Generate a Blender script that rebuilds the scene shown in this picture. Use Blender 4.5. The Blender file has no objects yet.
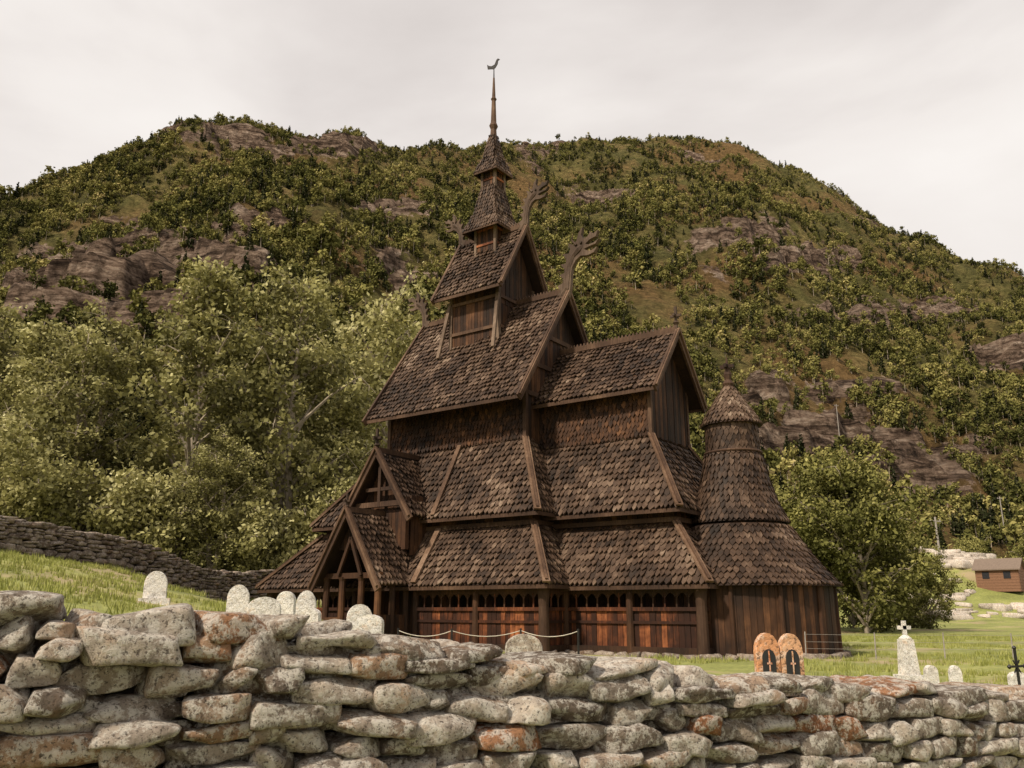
import bpy, bmesh, math, random
import numpy as np
from mathutils import Vector, noise, Matrix
from mathutils.geometry import tessellate_polygon
random.seed(7)
rng = np.random.default_rng(7)
scene = bpy.context.scene
scene.view_settings.view_transform = 'Standard'
scene.view_settings.look = 'None'
scene.view_settings.exposure = 0

# ------------------------------------------------------------------ helpers
class MB:
    def __init__(s):
        s.v=[]; s.f=[]; s.var=[]; s.mi=[]
    def add(s, vs, fs, var=None, mi=0):
        o=len(s.v); s.v.extend([tuple(p) for p in vs])
        if var is None: var=random.random()
        for f in fs:
            s.f.append(tuple(i+o for i in f)); s.var.append(var); s.mi.append(mi)
    def obj(s, name, mats, parent=None, smooth=False):
        me=bpy.data.meshes.new(name); me.from_pydata(s.v,[],s.f)
        if not isinstance(mats,(list,tuple)): mats=[mats]
        for m in mats: me.materials.append(m)
        me.polygons.foreach_set('material_index', s.mi)
        at=me.attributes.new('var','FLOAT','FACE'); at.data.foreach_set('value', s.var)
        if smooth: me.polygons.foreach_set('use_smooth',[True]*len(s.f))
        me.update()
        ob=bpy.data.objects.new(name,me); scene.collection.objects.link(ob)
        if parent: ob.parent=parent
        return ob

def sstep(a,b,x):
    t=min(1,max(0,(x-a)/(b-a))); return t*t*(3-2*t)

BOXF=[(0,3,2,1),(4,5,6,7),(0,1,5,4),(1,2,6,5),(2,3,7,6),(3,0,4,7)]
def box8(mb,vs,var=None,mi=0): mb.add(vs,BOXF,var,mi)
def beam(mb,A,B,w,h,up=(0,0,1),var=None,mi=0,taper=1.0):
    A=Vector(A);B=Vector(B);a=(B-A).normalized();up=Vector(up)
    s=a.cross(up)
    if s.length<1e-3: s=a.cross(Vector((1,0,0)))
    s.normalize(); u=s.cross(a)
    vs=[]
    for P,k in ((A,1.0),(B,taper)):
        for i,j in ((-1,-1),(1,-1),(1,1),(-1,1)):
            vs.append(P+s*(i*w/2*k)+u*(j*h/2*k))
    box8(mb,vs,var,mi)
def tube(mb,pts,rad,n=8,var=None,mi=0,cap=True):
    pts=[Vector(p) for p in pts]; vs=[];fs=[]
    for i,p in enumerate(pts):
        d=(pts[min(i+1,len(pts)-1)]-pts[max(i-1,0)]).normalized()
        s=d.cross(Vector((0.02,0.03,1)))
        if s.length<0.05: s=d.cross(Vector((1,0,0)))
        s.normalize(); u=s.cross(d)
        for k in range(n):
            a=2*math.pi*k/n
            vs.append(p+s*math.cos(a)*rad[i]+u*math.sin(a)*rad[i])
    for i in range(len(pts)-1):
        for k in range(n):
            k2=(k+1)%n
            fs.append((i*n+k,i*n+k2,(i+1)*n+k2,(i+1)*n+k))
    if cap:
        fs.append(tuple(range(n-1,-1,-1))); fs.append(tuple((len(pts)-1)*n+k for k in range(n)))
    mb.add(vs,fs,var,mi)

# ------------------------------------------------------------------ materials
def newmat(name):
    m=bpy.data.materials.new(name); m.use_nodes=True
    nt=m.node_tree; nt.nodes.clear()
    out=nt.nodes.new('ShaderNodeOutputMaterial')
    b=nt.nodes.new('ShaderNodeBsdfPrincipled')
    nt.links.new(b.outputs[0],out.inputs[0])
    return m,nt,b,out
def ramp(nt,stops,fac=None):
    r=nt.nodes.new('ShaderNodeValToRGB'); e=r.color_ramp.elements
    e[0].position=stops[0][0]; e[0].color=(*stops[0][1],1)
    e[1].position=stops[-1][0]; e[1].color=(*stops[-1][1],1)
    for p,c in stops[1:-1]:
        x=e.new(p); x.color=(*c,1)
    if fac is not None: nt.links.new(fac,r.inputs[0])
    return r.outputs[0]
def noisen(nt,scale,detail=5,coord='Object',stretch=None,rough=.55,dist=0):
    tc=nt.nodes.new('ShaderNodeTexCoord'); n=nt.nodes.new('ShaderNodeTexNoise')
    n.inputs['Scale'].default_value=scale; n.inputs['Detail'].default_value=detail
    n.inputs['Roughness'].default_value=rough; n.inputs['Distortion'].default_value=dist
    src=tc.outputs[coord]
    if stretch:
        mp=nt.nodes.new('ShaderNodeMapping'); mp.inputs['Scale'].default_value=stretch
        nt.links.new(src,mp.inputs[0]); src=mp.outputs[0]
    nt.links.new(src,n.inputs['Vector'])
    return n.outputs[0]
def attr(nt,name='var'):
    a=nt.nodes.new('ShaderNodeAttribute'); a.attribute_name=name; return a.outputs['Fac']
def mth(nt,op,a,b,clamp=False):
    m=nt.nodes.new('ShaderNodeMath'); m.operation=op; m.use_clamp=clamp
    for i,x in enumerate((a,b)):
        if x is None: continue
        if isinstance(x,(int,float)): m.inputs[i].default_value=x
        else: nt.links.new(x,m.inputs[i])
    return m.outputs[0]
def mixc(nt,fac,a,b,mode='MIX'):
    m=nt.nodes.new('ShaderNodeMix'); m.data_type='RGBA'; m.blend_type=mode
    if isinstance(fac,(int,float)): m.inputs[0].default_value=fac
    else: nt.links.new(fac,m.inputs[0])
    for i,x in ((6,a),(7,b)):
        if isinstance(x,tuple): m.inputs[i].default_value=(*x,1)
        else: nt.links.new(x,m.inputs[i])
    return m.outputs[2]
def bump(nt,b,h,strength=.5,dist=.02):
    n=nt.nodes.new('ShaderNodeBump'); n.inputs['Strength'].default_value=strength
    n.inputs['Distance'].default_value=dist
    nt.links.new(h,n.inputs['Height']); nt.links.new(n.outputs[0],b.inputs['Normal'])

def wood_mat(name,stops,wv=.5,stretch=(6,6,.7),rough=.75,big=1.5):
    m,nt,b,o=newmat(name)
    n1=noisen(nt,3,6,stretch=stretch); n2=noisen(nt,.5,6,rough=.62)
    f=mth(nt,'ADD',mth(nt,'MULTIPLY',attr(nt),wv),mth(nt,'MULTIPLY',n1,.55))
    f=mth(nt,'ADD',f,mth(nt,'MULTIPLY',mth(nt,'SUBTRACT',n2,.5),big))
    nt.links.new(ramp(nt,stops,mth(nt,'SUBTRACT',f,.02,True)),b.inputs['Base Color'])
    b.inputs['Roughness'].default_value=rough
    b.inputs['Specular IOR Level'].default_value=.25
    bump(nt,b,n1,.5,.03)
    return m
M_sh=wood_mat('shingle_wood',[(0,(.009,.005,.003)),(.33,(.031,.017,.010)),(.6,(.072,.042,.026)),(.85,(.145,.096,.065)),(1,(.22,.16,.115))],.5,(2,2,2),.66,1.6)
M_wall=wood_mat('tarred_wall_wood',[(0,(.008,.004,.003)),(.4,(.024,.012,.007)),(.7,(.06,.027,.013)),(1,(.15,.068,.03))],.5)
M_or=wood_mat('orange_plank_wood',[(0,(.009,.004,.003)),(.5,(.034,.012,.006)),(.74,(.12,.037,.014)),(1,(.34,.12,.045))],.5,big=2.0)
M_trim=wood_mat('trim_wood',[(0,(.018,.009,.006)),(.4,(.06,.032,.019)),(.7,(.14,.082,.05)),(1,(.26,.175,.12))],.45)
M_car=wood_mat('carved_wood',[(0,(.02,.012,.008)),(.4,(.07,.044,.029)),(.75,(.18,.125,.088)),(1,(.32,.24,.18))],.35)

def stone_mat(name,base,lich=.5,scale=1.0,lc=(.6,.55,.49)):
    m,nt,b,o=newmat(name)
    c=ramp(nt,base,attr(nt))
    nA=noisen(nt,5*scale,8,rough=.7); nB=noisen(nt,14*scale,8,rough=.75); nC=noisen(nt,50*scale,5,rough=.75); nD=noisen(nt,2.6*scale,6,rough=.65)
    c=mixc(nt,.9,c,ramp(nt,[(.3,(.25,.215,.19)),(.46,(.82,.79,.76)),(.68,(1.45,1.4,1.32))],nA),'MULTIPLY')
    c=mixc(nt,mth(nt,'MULTIPLY',ramp(nt,[(.55,(0,0,0)),(.63,(1,1,1))],nD),.5),c,mixc(nt,1.0,c,(1.0,.68,.46),'MULTIPLY'))
    lm=ramp(nt,[(.49-.1*(lich-.5),(0,0,0)),(.545,(1,1,1))],nB)
    c=mixc(nt,mth(nt,'MULTIPLY',lm,.75*lich+.2),c,lc)
    dk=ramp(nt,[(.39,(1,1,1)),(.46,(0,0,0))],nC)
    c=mixc(nt,mth(nt,'MULTIPLY',dk,.8),c,(.05,.037,.03))
    nt.links.new(c,b.inputs['Base Color']); b.inputs['Roughness'].default_value=.92
    b.inputs['Specular IOR Level'].default_value=.2
    h=mth(nt,'ADD',mth(nt,'MULTIPLY',nA,1.1),mth(nt,'ADD',mth(nt,'MULTIPLY',nB,.75),mth(nt,'MULTIPLY',nC,.28)))
    bump(nt,b,h,1.0,.055)
    return m
M_st=stone_mat('lichen_stone',[(0,(.17,.135,.11)),(.25,(.29,.245,.205)),(.5,(.42,.365,.315)),(.8,(.53,.47,.41)),(.92,(.36,.26,.19)),(.975,(.34,.19,.11)),(1,(.32,.14,.07))],.6,1.0,(.74,.70,.63))
M_st2=stone_mat('old_stone',[(0,(.10,.075,.06)),(.5,(.2,.16,.13)),(1,(.32,.27,.23))],.25,.6,(.45,.41,.37))
M_grv=stone_mat('gravestone_pale',[(0,(.72,.69,.65)),(1,(.8,.78,.75))],.7,1.0,(.85,.83,.8))
M_grv2=stone_mat('gravestone_orange',[(0,(.62,.2,.07)),(.5,(.62,.27,.12)),(1,(.66,.42,.27))],.2,.45,(.8,.74,.66))
def plain(name,c,r=.8,metal=0):
    m,nt,b,o=newmat(name)
    n=noisen(nt,8,5)
    nt.links.new(mixc(nt,.5,c,ramp(nt,[(.3,(.5,.5,.5)),(.7,(1.3,1.3,1.3))],n),'MULTIPLY'),b.inputs['Base Color'])
    b.inputs['Roughness'].default_value=r; b.inputs['Metallic'].default_value=metal
    return m
M_dark=plain('dark_gap',(.02,.014,.01),1)
M_iron=plain('wrought_iron',(.03,.028,.027),.5,.6)
M_plaque=plain('black_plaque',(.02,.02,.02),.4)
M_bark=plain('bark',(.3,.25,.19),.95)
M_rope=plain('rope',(.55,.5,.42),.9)
M_pole=plain('pole_wood',(.3,.27,.24),.9)
M_red=plain('cabin_boards',(.2,.1,.055),.8)
M_croof=plain('cabin_roof',(.17,.125,.095),.8)
M_glass=plain('window_dark',(.03,.03,.035),.2)

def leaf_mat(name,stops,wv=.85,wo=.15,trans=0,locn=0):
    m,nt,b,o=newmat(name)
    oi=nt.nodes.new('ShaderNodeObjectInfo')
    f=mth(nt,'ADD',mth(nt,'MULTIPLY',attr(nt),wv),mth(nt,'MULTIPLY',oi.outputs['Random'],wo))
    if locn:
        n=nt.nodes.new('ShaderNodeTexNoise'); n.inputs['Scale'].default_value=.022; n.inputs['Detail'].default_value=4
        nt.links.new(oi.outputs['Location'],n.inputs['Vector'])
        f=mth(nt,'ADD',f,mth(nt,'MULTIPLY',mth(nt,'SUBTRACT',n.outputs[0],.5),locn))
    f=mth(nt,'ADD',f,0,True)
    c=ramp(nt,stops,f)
    if trans<=0:
        nt.nodes.remove(b); d=nt.nodes.new('ShaderNodeBsdfDiffuse'); nt.links.new(c,d.inputs[0]); nt.links.new(d.outputs[0],o.inputs[0]); return m
    nt.links.new(c,b.inputs['Base Color']); b.inputs['Roughness'].default_value=.6
    b.inputs['Specular IOR Level'].default_value=.2
    tr=nt.nodes.new('ShaderNodeBsdfTranslucent'); nt.links.new(c,tr.inputs[0])
    mx=nt.nodes.new('ShaderNodeMixShader'); mx.inputs[0].default_value=trans
    nt.links.new(b.outputs[0],mx.inputs[1]); nt.links.new(tr.outputs[0],mx.inputs[2])
    nt.links.new(mx.outputs[0],o.inputs[0])
    return m
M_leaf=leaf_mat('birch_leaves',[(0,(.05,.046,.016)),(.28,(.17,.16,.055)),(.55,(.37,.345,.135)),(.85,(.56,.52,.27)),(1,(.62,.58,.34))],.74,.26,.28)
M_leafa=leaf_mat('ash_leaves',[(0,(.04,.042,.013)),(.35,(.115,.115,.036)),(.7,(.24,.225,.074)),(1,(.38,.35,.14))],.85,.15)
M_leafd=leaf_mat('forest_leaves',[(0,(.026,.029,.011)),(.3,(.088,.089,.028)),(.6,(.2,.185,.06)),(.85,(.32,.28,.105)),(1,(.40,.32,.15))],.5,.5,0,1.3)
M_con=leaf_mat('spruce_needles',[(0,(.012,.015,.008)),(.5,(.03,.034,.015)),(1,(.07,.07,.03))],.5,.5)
M_grs=leaf_mat('grass_blades',[(0,(.16,.175,.045)),(.5,(.26,.275,.075)),(1,(.39,.38,.15))],.5,.5)

# ------------------------------------------------------------------ world, sun, camera
w=bpy.data.worlds.new('World'); scene.world=w; w.use_nodes=True
nt=w.node_tree; nt.nodes.clear()
wo=nt.nodes.new('ShaderNodeOutputWorld')
sunv=Vector((-.62,-.62,.95)).normalized()
sky=nt.nodes.new('ShaderNodeTexSky'); sky.sky_type='NISHITA'; sky.sun_disc=False
sky.sun_elevation=math.asin(sunv.z); sky.sun_rotation=math.atan2(sunv.x,sunv.y)%(2*math.pi)
bg1=nt.nodes.new('ShaderNodeBackground'); bg1.inputs[1].default_value=.08
nt.links.new(sky.outputs[0],bg1.inputs[0])
cl=noisen(nt,1.7,7,'Generated',(1,1,2.2),.5,.35)
cc=ramp(nt,[(.3,(.66,.605,.575)),(.44,(.80,.742,.708)),(.56,(.93,.873,.83)),(.7,(1.0,.95,.905))],cl)
bg2=nt.nodes.new('ShaderNodeBackground'); nt.links.new(cc,bg2.inputs[0]); bg2.inputs[1].default_value=1.0
mx=nt.nodes.new('ShaderNodeMixShader'); mx.inputs[0].default_value=.95
nt.links.new(bg1.outputs[0],mx.inputs[1]); nt.links.new(bg2.outputs[0],mx.inputs[2]); nt.links.new(mx.outputs[0],wo.inputs[0])
sd=bpy.data.lights.new('sun','SUN'); sd.energy=4.9; sd.angle=math.radians(4); sd.color=(1,.88,.71)
so=bpy.data.objects.new('sun',sd); so.rotation_euler=sunv.to_track_quat('Z','Y').to_euler(); so.location=(-30,-30,60)
scene.collection.objects.link(so)
cd=bpy.data.cameras.new('camera'); cd.lens=29.53; cd.sensor_width=36; cd.clip_end=6000; cd.clip_start=.05
co=bpy.data.objects.new('camera',cd); co.rotation_euler=(math.radians(105),0,0); co.location=(0,0,0)
scene.collection.objects.link(co); scene.camera=co

# ------------------------------------------------------------------ terrain
WP=Vector((-2.5,4.2)); WD=Vector((.883,.469)); WN=Vector((.469,-.883))
def gh(x,y):
    dch=math.hypot(x+4,y-37)
    r=.2*math.log1p(math.exp(min(30,-x*1.2)))/1.2
    if x<-25: r=min(r,5+(-x-25)*.08)
    r*=sstep(6,12,dch)*.94+.06
    h=-1.5+r
    h+=8.6*math.exp(-((x-54)**2/(2*14**2)+(y-112)**2/(2*12**2)))
    h+=.06*noise.noise(Vector((x*.4,y*.4,0)))+.25*noise.noise(Vector((x*.07,y*.07,3)))*sstep(20,60,y)
    sdist=(Vector((x,y))-WP).dot(WN)
    k=sstep(-.3,.4,sdist)
    return h*(1-k)-1.65*k
N=250
ts=np.linspace(-1,1,N); xs=25*np.sinh(4.2*ts); ys=22+25*np.sinh(4.2*ts)
mb=MB()
mb.v=[(x,y,gh(x,y)) for y in ys for x in xs]
mb.f=[(j*N+i,j*N+i+1,(j+1)*N+i+1,(j+1)*N+i) for j in range(N-1) for i in range(N-1)]
mb.var=[.5]*len(mb.f); mb.mi=[0]*len(mb.f)
m,nt,b,o=newmat('meadow_grass')
n1=noisen(nt,.35,6); n2=noisen(nt,6,6,rough=.7); n3=noisen(nt,.12,6,rough=.65)
c=ramp(nt,[(.3,(.14,.15,.04)),(.5,(.22,.235,.065)),(.7,(.33,.32,.11))],n1)
c=mixc(nt,.65,c,ramp(nt,[(.35,(.45,.46,.4)),(.65,(1.35,1.35,1.2))],n2),'MULTIPLY')
c=mixc(nt,ramp(nt,[(.54,(0,0,0)),(.61,(.85,.85,.85))],n3),c,(.33,.25,.15))
nt.links.new(c,b.inputs['Base Color']); b.inputs['Roughness'].default_value=.95; bump(nt,b,n2,.6,.06)
mb.obj('ground',m,smooth=True)

AZ=[-2.3,-1.4,-1.0,-.671,-.546,-.432,-.353,-.258,-.149,-.0426,.064,.144,.238,.3045,.381,.455,.503,.576,.654,1.0,1.5,2.3]
EL=[.2,.35,.45,.515,.567,.622,.642,.632,.600,.592,.600,.607,.618,.606,.556,.504,.466,.428,.400,.3,.2,.1]
YR_x=[-2.3,-.7,-.5,-.25,0,.24,.5,.65,2.3]; YR_y=[350,440,480,520,680,800,740,650,400]
Y0_x=[-2.3,-.4,0,.3,.6,2.3]; Y0_y=[75,82,110,135,150,140]
PATCH=[(-.476,.418,.17,.042),(-.62,.385,.13,.05),(-.50,.355,.12,.022),(-.34,.48,.06,.013),(-.243,.592,.09,.013),(-.39,.610,.09,.012),(-.15,.50,.06,.012),(.2955,.468,.06,.021),(.38,.43,.06,.017),(.49,.359,.10,.017),(.373,.195,.095,.036),(.50,.165,.10,.03),(.62,.30,.08,.017),(.12,.52,.05,.011),(.42,.26,.06,.014),(.33,.25,.045,.02)]
def rock(rx,rz,x,y):
    p=0
    for a,b_,w_,h_ in PATCH:
        p=max(p,math.exp(-((rx-a)/w_)**2-((rz-b_)/h_)**2))
    n=noise.fractal(Vector((x/26,y/26,rz*22)),.7,2,5)
    n2=noise.fractal(Vector((x/70+9,y/70,rz*9)),.8,2,3)
    return min(1,max(0,p*1.25+n*.8*(p*.7+.4)+max(0,n2-.22)*1.0-.24)*1.8)
def mtn(x,y):
    rx=x/y
    top=np.interp(rx,AZ,EL); Yr=np.interp(rx,YR_x,YR_y); Y0=np.interp(rx,Y0_x,Y0_y)
    H=top*Yr; t=(y-Y0)/(Yr-Y0)
    if t<0: return -4+t*20,0
    if t<=.88: g=t**1.22
    else:
        g0=.88**1.22; s0=1.22*.88**.22; q=t-.88
        g=g0+s0*q-3.6*q*q
    z=-4+(H+4)*g/.968
    kr=1-.75*sstep(.75,1,t)*(1-sstep(1.05,1.3,t))
    z+=noise.fractal(Vector((x/95,y/95,1.3)),.9,2,5)*(5+28*min(t,1))*kr*sstep(0,.1,t)
    z+=noise.fractal(Vector((x/24,y/24,5)),.7,2,3)*3.0*sstep(0,.1,t)
    r=rock(rx,z/y,x,y)
    q=z/17+noise.fractal(Vector((x/50,y/50,0)),.8,2,3)*.9; f=q-math.floor(q)
    z+=r*17*(sstep(.35,.55,f)-f)*.95
    return z,r
NX,NY=520,340
mb=MB(); rk=[]
us=np.linspace(-1,1,NX); rxs=[ (.95*u+1.25*u**5) for u in us]
for j in range(NY):
    t=(j/(NY-1))**1.15
    for i in range(NX):
        rx=rxs[i]; Y0=np.interp(rx,Y0_x,Y0_y); Yr=np.interp(rx,YR_x,YR_y)
        y=Y0-8+(Yr*1.22-Y0+8)*t
        z,r=mtn(rx*y,y); mb.v.append((rx*y,y,z)); rk.append(r)
mb.f=[(j*NX+i,j*NX+i+1,(j+1)*NX+i+1,(j+1)*NX+i) for j in range(NY-1) for i in range(NX-1)]
mb.var=[.5]*len(mb.f); mb.mi=[0]*len(mb.f)
m,nt,b,o=newmat('mountain_side')
n1=noisen(nt,.03,8,rough=.65); n2=noisen(nt,.3,7,rough=.75); n3=noisen(nt,.06,8,stretch=(1,1,5),rough=.8,dist=.6); n5=noisen(nt,.012,5,rough=.6)
g=ramp(nt,[(.3,(.10,.096,.033)),(.48,(.2,.178,.065)),(.58,(.3,.235,.095)),(.7,(.31,.185,.09))],n1)
g=mixc(nt,ramp(nt,[(.48,(0,0,0)),(.6,(.75,.75,.75))],n5),g,(.3,.17,.08))
g=mixc(nt,.85,g,ramp(nt,[(.35,(.3,.32,.26)),(.65,(1.35,1.35,1.3))],n2),'MULTIPLY')
rc=ramp(nt,[(.38,(.035,.024,.018)),(.46,(.16,.11,.082)),(.54,(.35,.26,.20)),(.66,(.58,.48,.40))],n3)
rc=mixc(nt,.85,rc,ramp(nt,[(.38,(.25,.22,.19)),(.56,(1.3,1.25,1.2))],n2),'MULTIPLY')
fac=ramp(nt,[(.36,(0,0,0)),(.5,(1,1,1))],mth(nt,'ADD',attr(nt,'rock'),mth(nt,'MULTIPLY',mth(nt,'SUBTRACT',n2,.5),1.8)))
c=mixc(nt,fac,g,rc)
nt.links.new(c,b.inputs['Base Color']); b.inputs['Roughness'].default_value=.95; b.inputs['Specular IOR Level'].default_value=.1
bump(nt,b,mth(nt,'ADD',n2,mth(nt,'MULTIPLY',n3,2.2)),1.0,5)
mo=mb.obj('mountain',m,smooth=True)
at=mo.data.attributes.new('rock','FLOAT','POINT'); at.data.foreach_set('value',rk)

# ------------------------------------------------------------------ scatter (geometry nodes)
def scatter(name,pts,scl,coll):
    me=bpy.data.meshes.new(name); me.from_pydata([tuple(p) for p in pts],[],[])
    a=me.attributes.new('scl','FLOAT','POINT'); a.data.foreach_set('value',list(scl))
    ob=bpy.data.objects.new(name,me); scene.collection.objects.link(ob)
    ng=bpy.data.node_groups.new(name+'_nodes','GeometryNodeTree')
    ng.interface.new_socket('Geometry',in_out='INPUT',socket_type='NodeSocketGeometry')
    ng.interface.new_socket('Geometry',in_out='OUTPUT',socket_type='NodeSocketGeometry')
    gi=ng.nodes.new('NodeGroupInput'); go=ng.nodes.new('NodeGroupOutput')
    ip=ng.nodes.new('GeometryNodeInstanceOnPoints'); ci=ng.nodes.new('GeometryNodeCollectionInfo')
    ci.inputs['Collection'].default_value=coll; ci.inputs['Separate Children'].default_value=True; ci.inputs['Reset Children'].default_value=True
    rv=ng.nodes.new('FunctionNodeRandomValue'); rv.data_type='FLOAT_VECTOR'
    rv.inputs[0].default_value=(-.06,-.06,0); rv.inputs[1].default_value=(.06,.06,6.283)
    na=ng.nodes.new('GeometryNodeInputNamedAttribute'); na.data_type='FLOAT'; na.inputs['Name'].default_value='scl'
    L=ng.links.new
    L(gi.outputs[0],ip.inputs['Points']); L(ci.outputs[0],ip.inputs['Instance']); ip.inputs['Pick Instance'].default_value=True
    L(rv.outputs[0],ip.inputs['Rotation']); L(na.outputs[0],ip.inputs['Scale']); L(ip.outputs[0],go.inputs[0])
    md=ob.modifiers.new('scatter','NODES'); md.node_group=ng
    return ob
def leaf_quads(C,size,r,flat=1.0):
    n=len(C)
    a=r.normal(size=(n,3)); a[:,2]*=flat; a/=np.linalg.norm(a,axis=1)[:,None]
    b_=r.normal(size=(n,3)); b_-=a*np.sum(a*b_,1)[:,None]; b_/=np.linalg.norm(b_,axis=1)[:,None]
    s=size[:,None]
    V=np.stack([C-a*s,C+b_*s*.62,C+a*s,C-b_*s*.62],1).reshape(-1,3)
    return V
def add_leaves(mb,C,size,var,r,mi=1):
    V=leaf_quads(C,size,r); o=len(mb.v); n=len(C)
    mb.v.extend(map(tuple,V.tolist()))
    mb.f.extend([(o+4*i,o+4*i+1,o+4*i+2,o+4*i+3) for i in range(n)])
    mb.var.extend(np.clip(var,0,1).tolist()); mb.mi.extend([mi]*n)
pc=bpy.data.collections.new('forest_tree_kinds')
def proto(ob,coll):
    scene.collection.objects.unlink(ob); coll.objects.link(ob)
for k in range(6):
    r=np.random.default_rng(50+k); mb=MB()
    tube(mb,[(0,0,-.5),(.1,0,2),(0,.1,4.5)],[.14,.1,.04],4,.5,0)
    Cs=[];Vs=[]
    wd=r.uniform(1.3,2.1)
    for c_ in range(11):
        th=r.uniform(0,6.28); hh=r.uniform(.0,1); rr=wd*math.sin(math.pi*(.15+.8*hh))*math.sqrt(r.uniform(.1,1))
        cen=np.array([rr*math.cos(th),rr*math.sin(th),1.4+hh*4.6]); q=13
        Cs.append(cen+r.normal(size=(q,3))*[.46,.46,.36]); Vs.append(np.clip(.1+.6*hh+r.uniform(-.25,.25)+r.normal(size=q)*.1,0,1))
    C=np.concatenate(Cs); add_leaves(mb,C,r.uniform(.33,.6,len(C)),np.concatenate(Vs),r)
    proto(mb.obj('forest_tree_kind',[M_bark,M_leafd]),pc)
def spruce_mb(H,R,seed,n,ls):
    r=np.random.default_rng(seed); mb=MB()
    tube(mb,[(0,0,-.5),(0,0,H*.6),(0,0,H)],[H*.018,H*.01,.01],6,.3,0)
    f=1-np.sqrt(r.uniform(.0,1,n)); lay=np.floor(f*16)/16+.02*r.normal(size=n)
    th=r.uniform(0,6.28,n); arms=np.sin(th*5+lay*40)*.12
    rad=R*(1-lay)*(np.sqrt(r.uniform(.05,1,n)))*(1+arms)
    z=H*.08+lay*H*.9-rad*.35
    C=np.stack([rad*np.cos(th),rad*np.sin(th),z],1)
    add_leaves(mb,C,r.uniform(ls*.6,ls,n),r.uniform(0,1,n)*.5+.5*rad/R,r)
    return mb
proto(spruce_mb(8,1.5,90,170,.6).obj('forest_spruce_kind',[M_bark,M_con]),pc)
pts=[];scl=[]
tries=0
while len(pts)<34000 and tries<150000:
    tries+=1
    rx=random.uniform(-.95,.95); Y0=np.interp(rx,Y0_x,Y0_y); Yr=np.interp(rx,YR_x,YR_y)
    y=math.sqrt(random.uniform(Y0*Y0,(Yr*1.04)**2)); x=rx*y
    d=noise.fractal(Vector((x/38,y/38,7)),.7,2,4)
    t=(y-Y0)/(Yr-Y0)
    if t>.03 and d<-.32+.2*t+random.uniform(-.26,.26): continue
    z,rr=mtn(x,y)
    if rr>random.uniform(.12,1.08): continue
    s=random.uniform(.4,1.15)*(1.0-.3*sstep(.6,1,t)); 
    if random.random()<.08: s*=1.45
    if z<0 or d>.25: s*=1.25
    pts.append((x,y,z-.2)); scl.append(s)
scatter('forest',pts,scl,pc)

gc=bpy.data.collections.new('grass_tuft_kinds')
for k in range(3):
    mb=MB(); r=random.Random(k)
    for q in range(20):
        a=r.uniform(0,6.28); d=r.uniform(0,.16); hx=r.uniform(.05,.13); l=r.uniform(-.06,.06)
        x=d*math.cos(a);y=d*math.sin(a); ca=math.cos(a*3)*.012; sa=math.sin(a*3)*.012
        mb.add([(x-ca,y-sa,-.02),(x+ca,y+sa,-.02),(x+l,y+l*.5,hx)],[(0,1,2)],r.random(),0)
    proto(mb.obj('grass_tuft_kind',M_grs),gc)
pts=[];scl=[]
for i in range(15000):
    if i%2: x=random.uniform(-24,0);y=random.uniform(8,46)
    else: x=random.uniform(3,34);y=random.uniform(9,52)
    if noise.noise(Vector((x*.3,y*.3,2)))<-.15: continue
    pts.append((x,y,gh(x,y))); scl.append(random.uniform(.6,1.6))
scatter('grass',pts,scl,gc)

# ------------------------------------------------------------------ trees
def tree_mb(H,R,seed,limbs=36,low=.14,leaf=.2,per=62,droop=.5,sig=.5,stems=1,tw=7,pw=.8):
    r=np.random.default_rng(seed); mb=MB()
    trunks=[]
    for s_ in range(stems):
        tp=[];tr=[]; wx,wy=r.uniform(-.05,.05,2)*H*(1+s_*1.5)
        hs=H*(1-.13*s_)
        for i in range(9):
            f=i/8; tp.append((wx*f+.12*math.sin(f*7+seed+s_)+s_*.3,wy*f+.12*math.cos(f*6),f*hs*.95-.4)); tr.append(H*.014*(1-f)**.8+.02)
        tube(mb,tp,tr,8,.5,0); trunks.append((tp,tr))
    def tat(f,s_):
        tp,tr=trunks[s_]
        q=f*8; i=min(7,int(q)); q-=i
        return Vector(tp[i]).lerp(Vector(tp[i+1]),q), tr[i]
    Cs=[];Vs=[]
    for i in range(limbs):
        g=(i+.5)/limbs; f=low+(.98-low)*g
        B,br=tat(f,i%stems); az=i*2.4+r.uniform(-.5,.5)
        prof=R*(math.sin(math.pi*(.2+.76*g**pw))**.9)*r.uniform(.55,1.3)
        rise=prof*r.uniform(.4,1.25)
        d=Vector((math.cos(az),math.sin(az),0))
        p1=B+d*prof*.45+Vector((0,0,rise*.65)); p2=B+d*prof*.8+Vector((0,0,rise)); p3=B+d*prof+Vector((0,0,rise*(1-.3*droop)))
        tube(mb,[B,p1,p2,p3],[br*.5+.02,br*.3+.015,.03,.012],5,.5,0,False)
        seg=[B,p1,p2,p3]; lb=r.uniform(-.15,.15)
        for j in range(tw):
            t=r.uniform(.3,1)*3; k=min(2,int(t)); P=seg[k].lerp(seg[k+1],t-k)
            off=Vector(r.normal(size=3))*R*.14; off.z=off.z*.8
            E=P+off
            tube(mb,[P,P.lerp(E,.6)+Vector((0,0,.1)),E],[.02,.012,.006],3,.5,0,False)
            n=int(per*r.uniform(.4,1.6)); sg=sig*r.uniform(.6,1.3)
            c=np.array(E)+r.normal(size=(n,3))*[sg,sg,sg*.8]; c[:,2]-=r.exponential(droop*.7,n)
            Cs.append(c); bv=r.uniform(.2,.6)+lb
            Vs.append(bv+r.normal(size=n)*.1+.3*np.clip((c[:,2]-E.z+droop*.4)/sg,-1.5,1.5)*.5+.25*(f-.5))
    C=np.concatenate(Cs); V=np.concatenate(Vs)
    keep=C[:,2]>.4; C=C[keep];V=V[keep]
    add_leaves(mb,C,r.uniform(leaf*.6,leaf*1.15,len(C)),V,r)
    return mb
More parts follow.
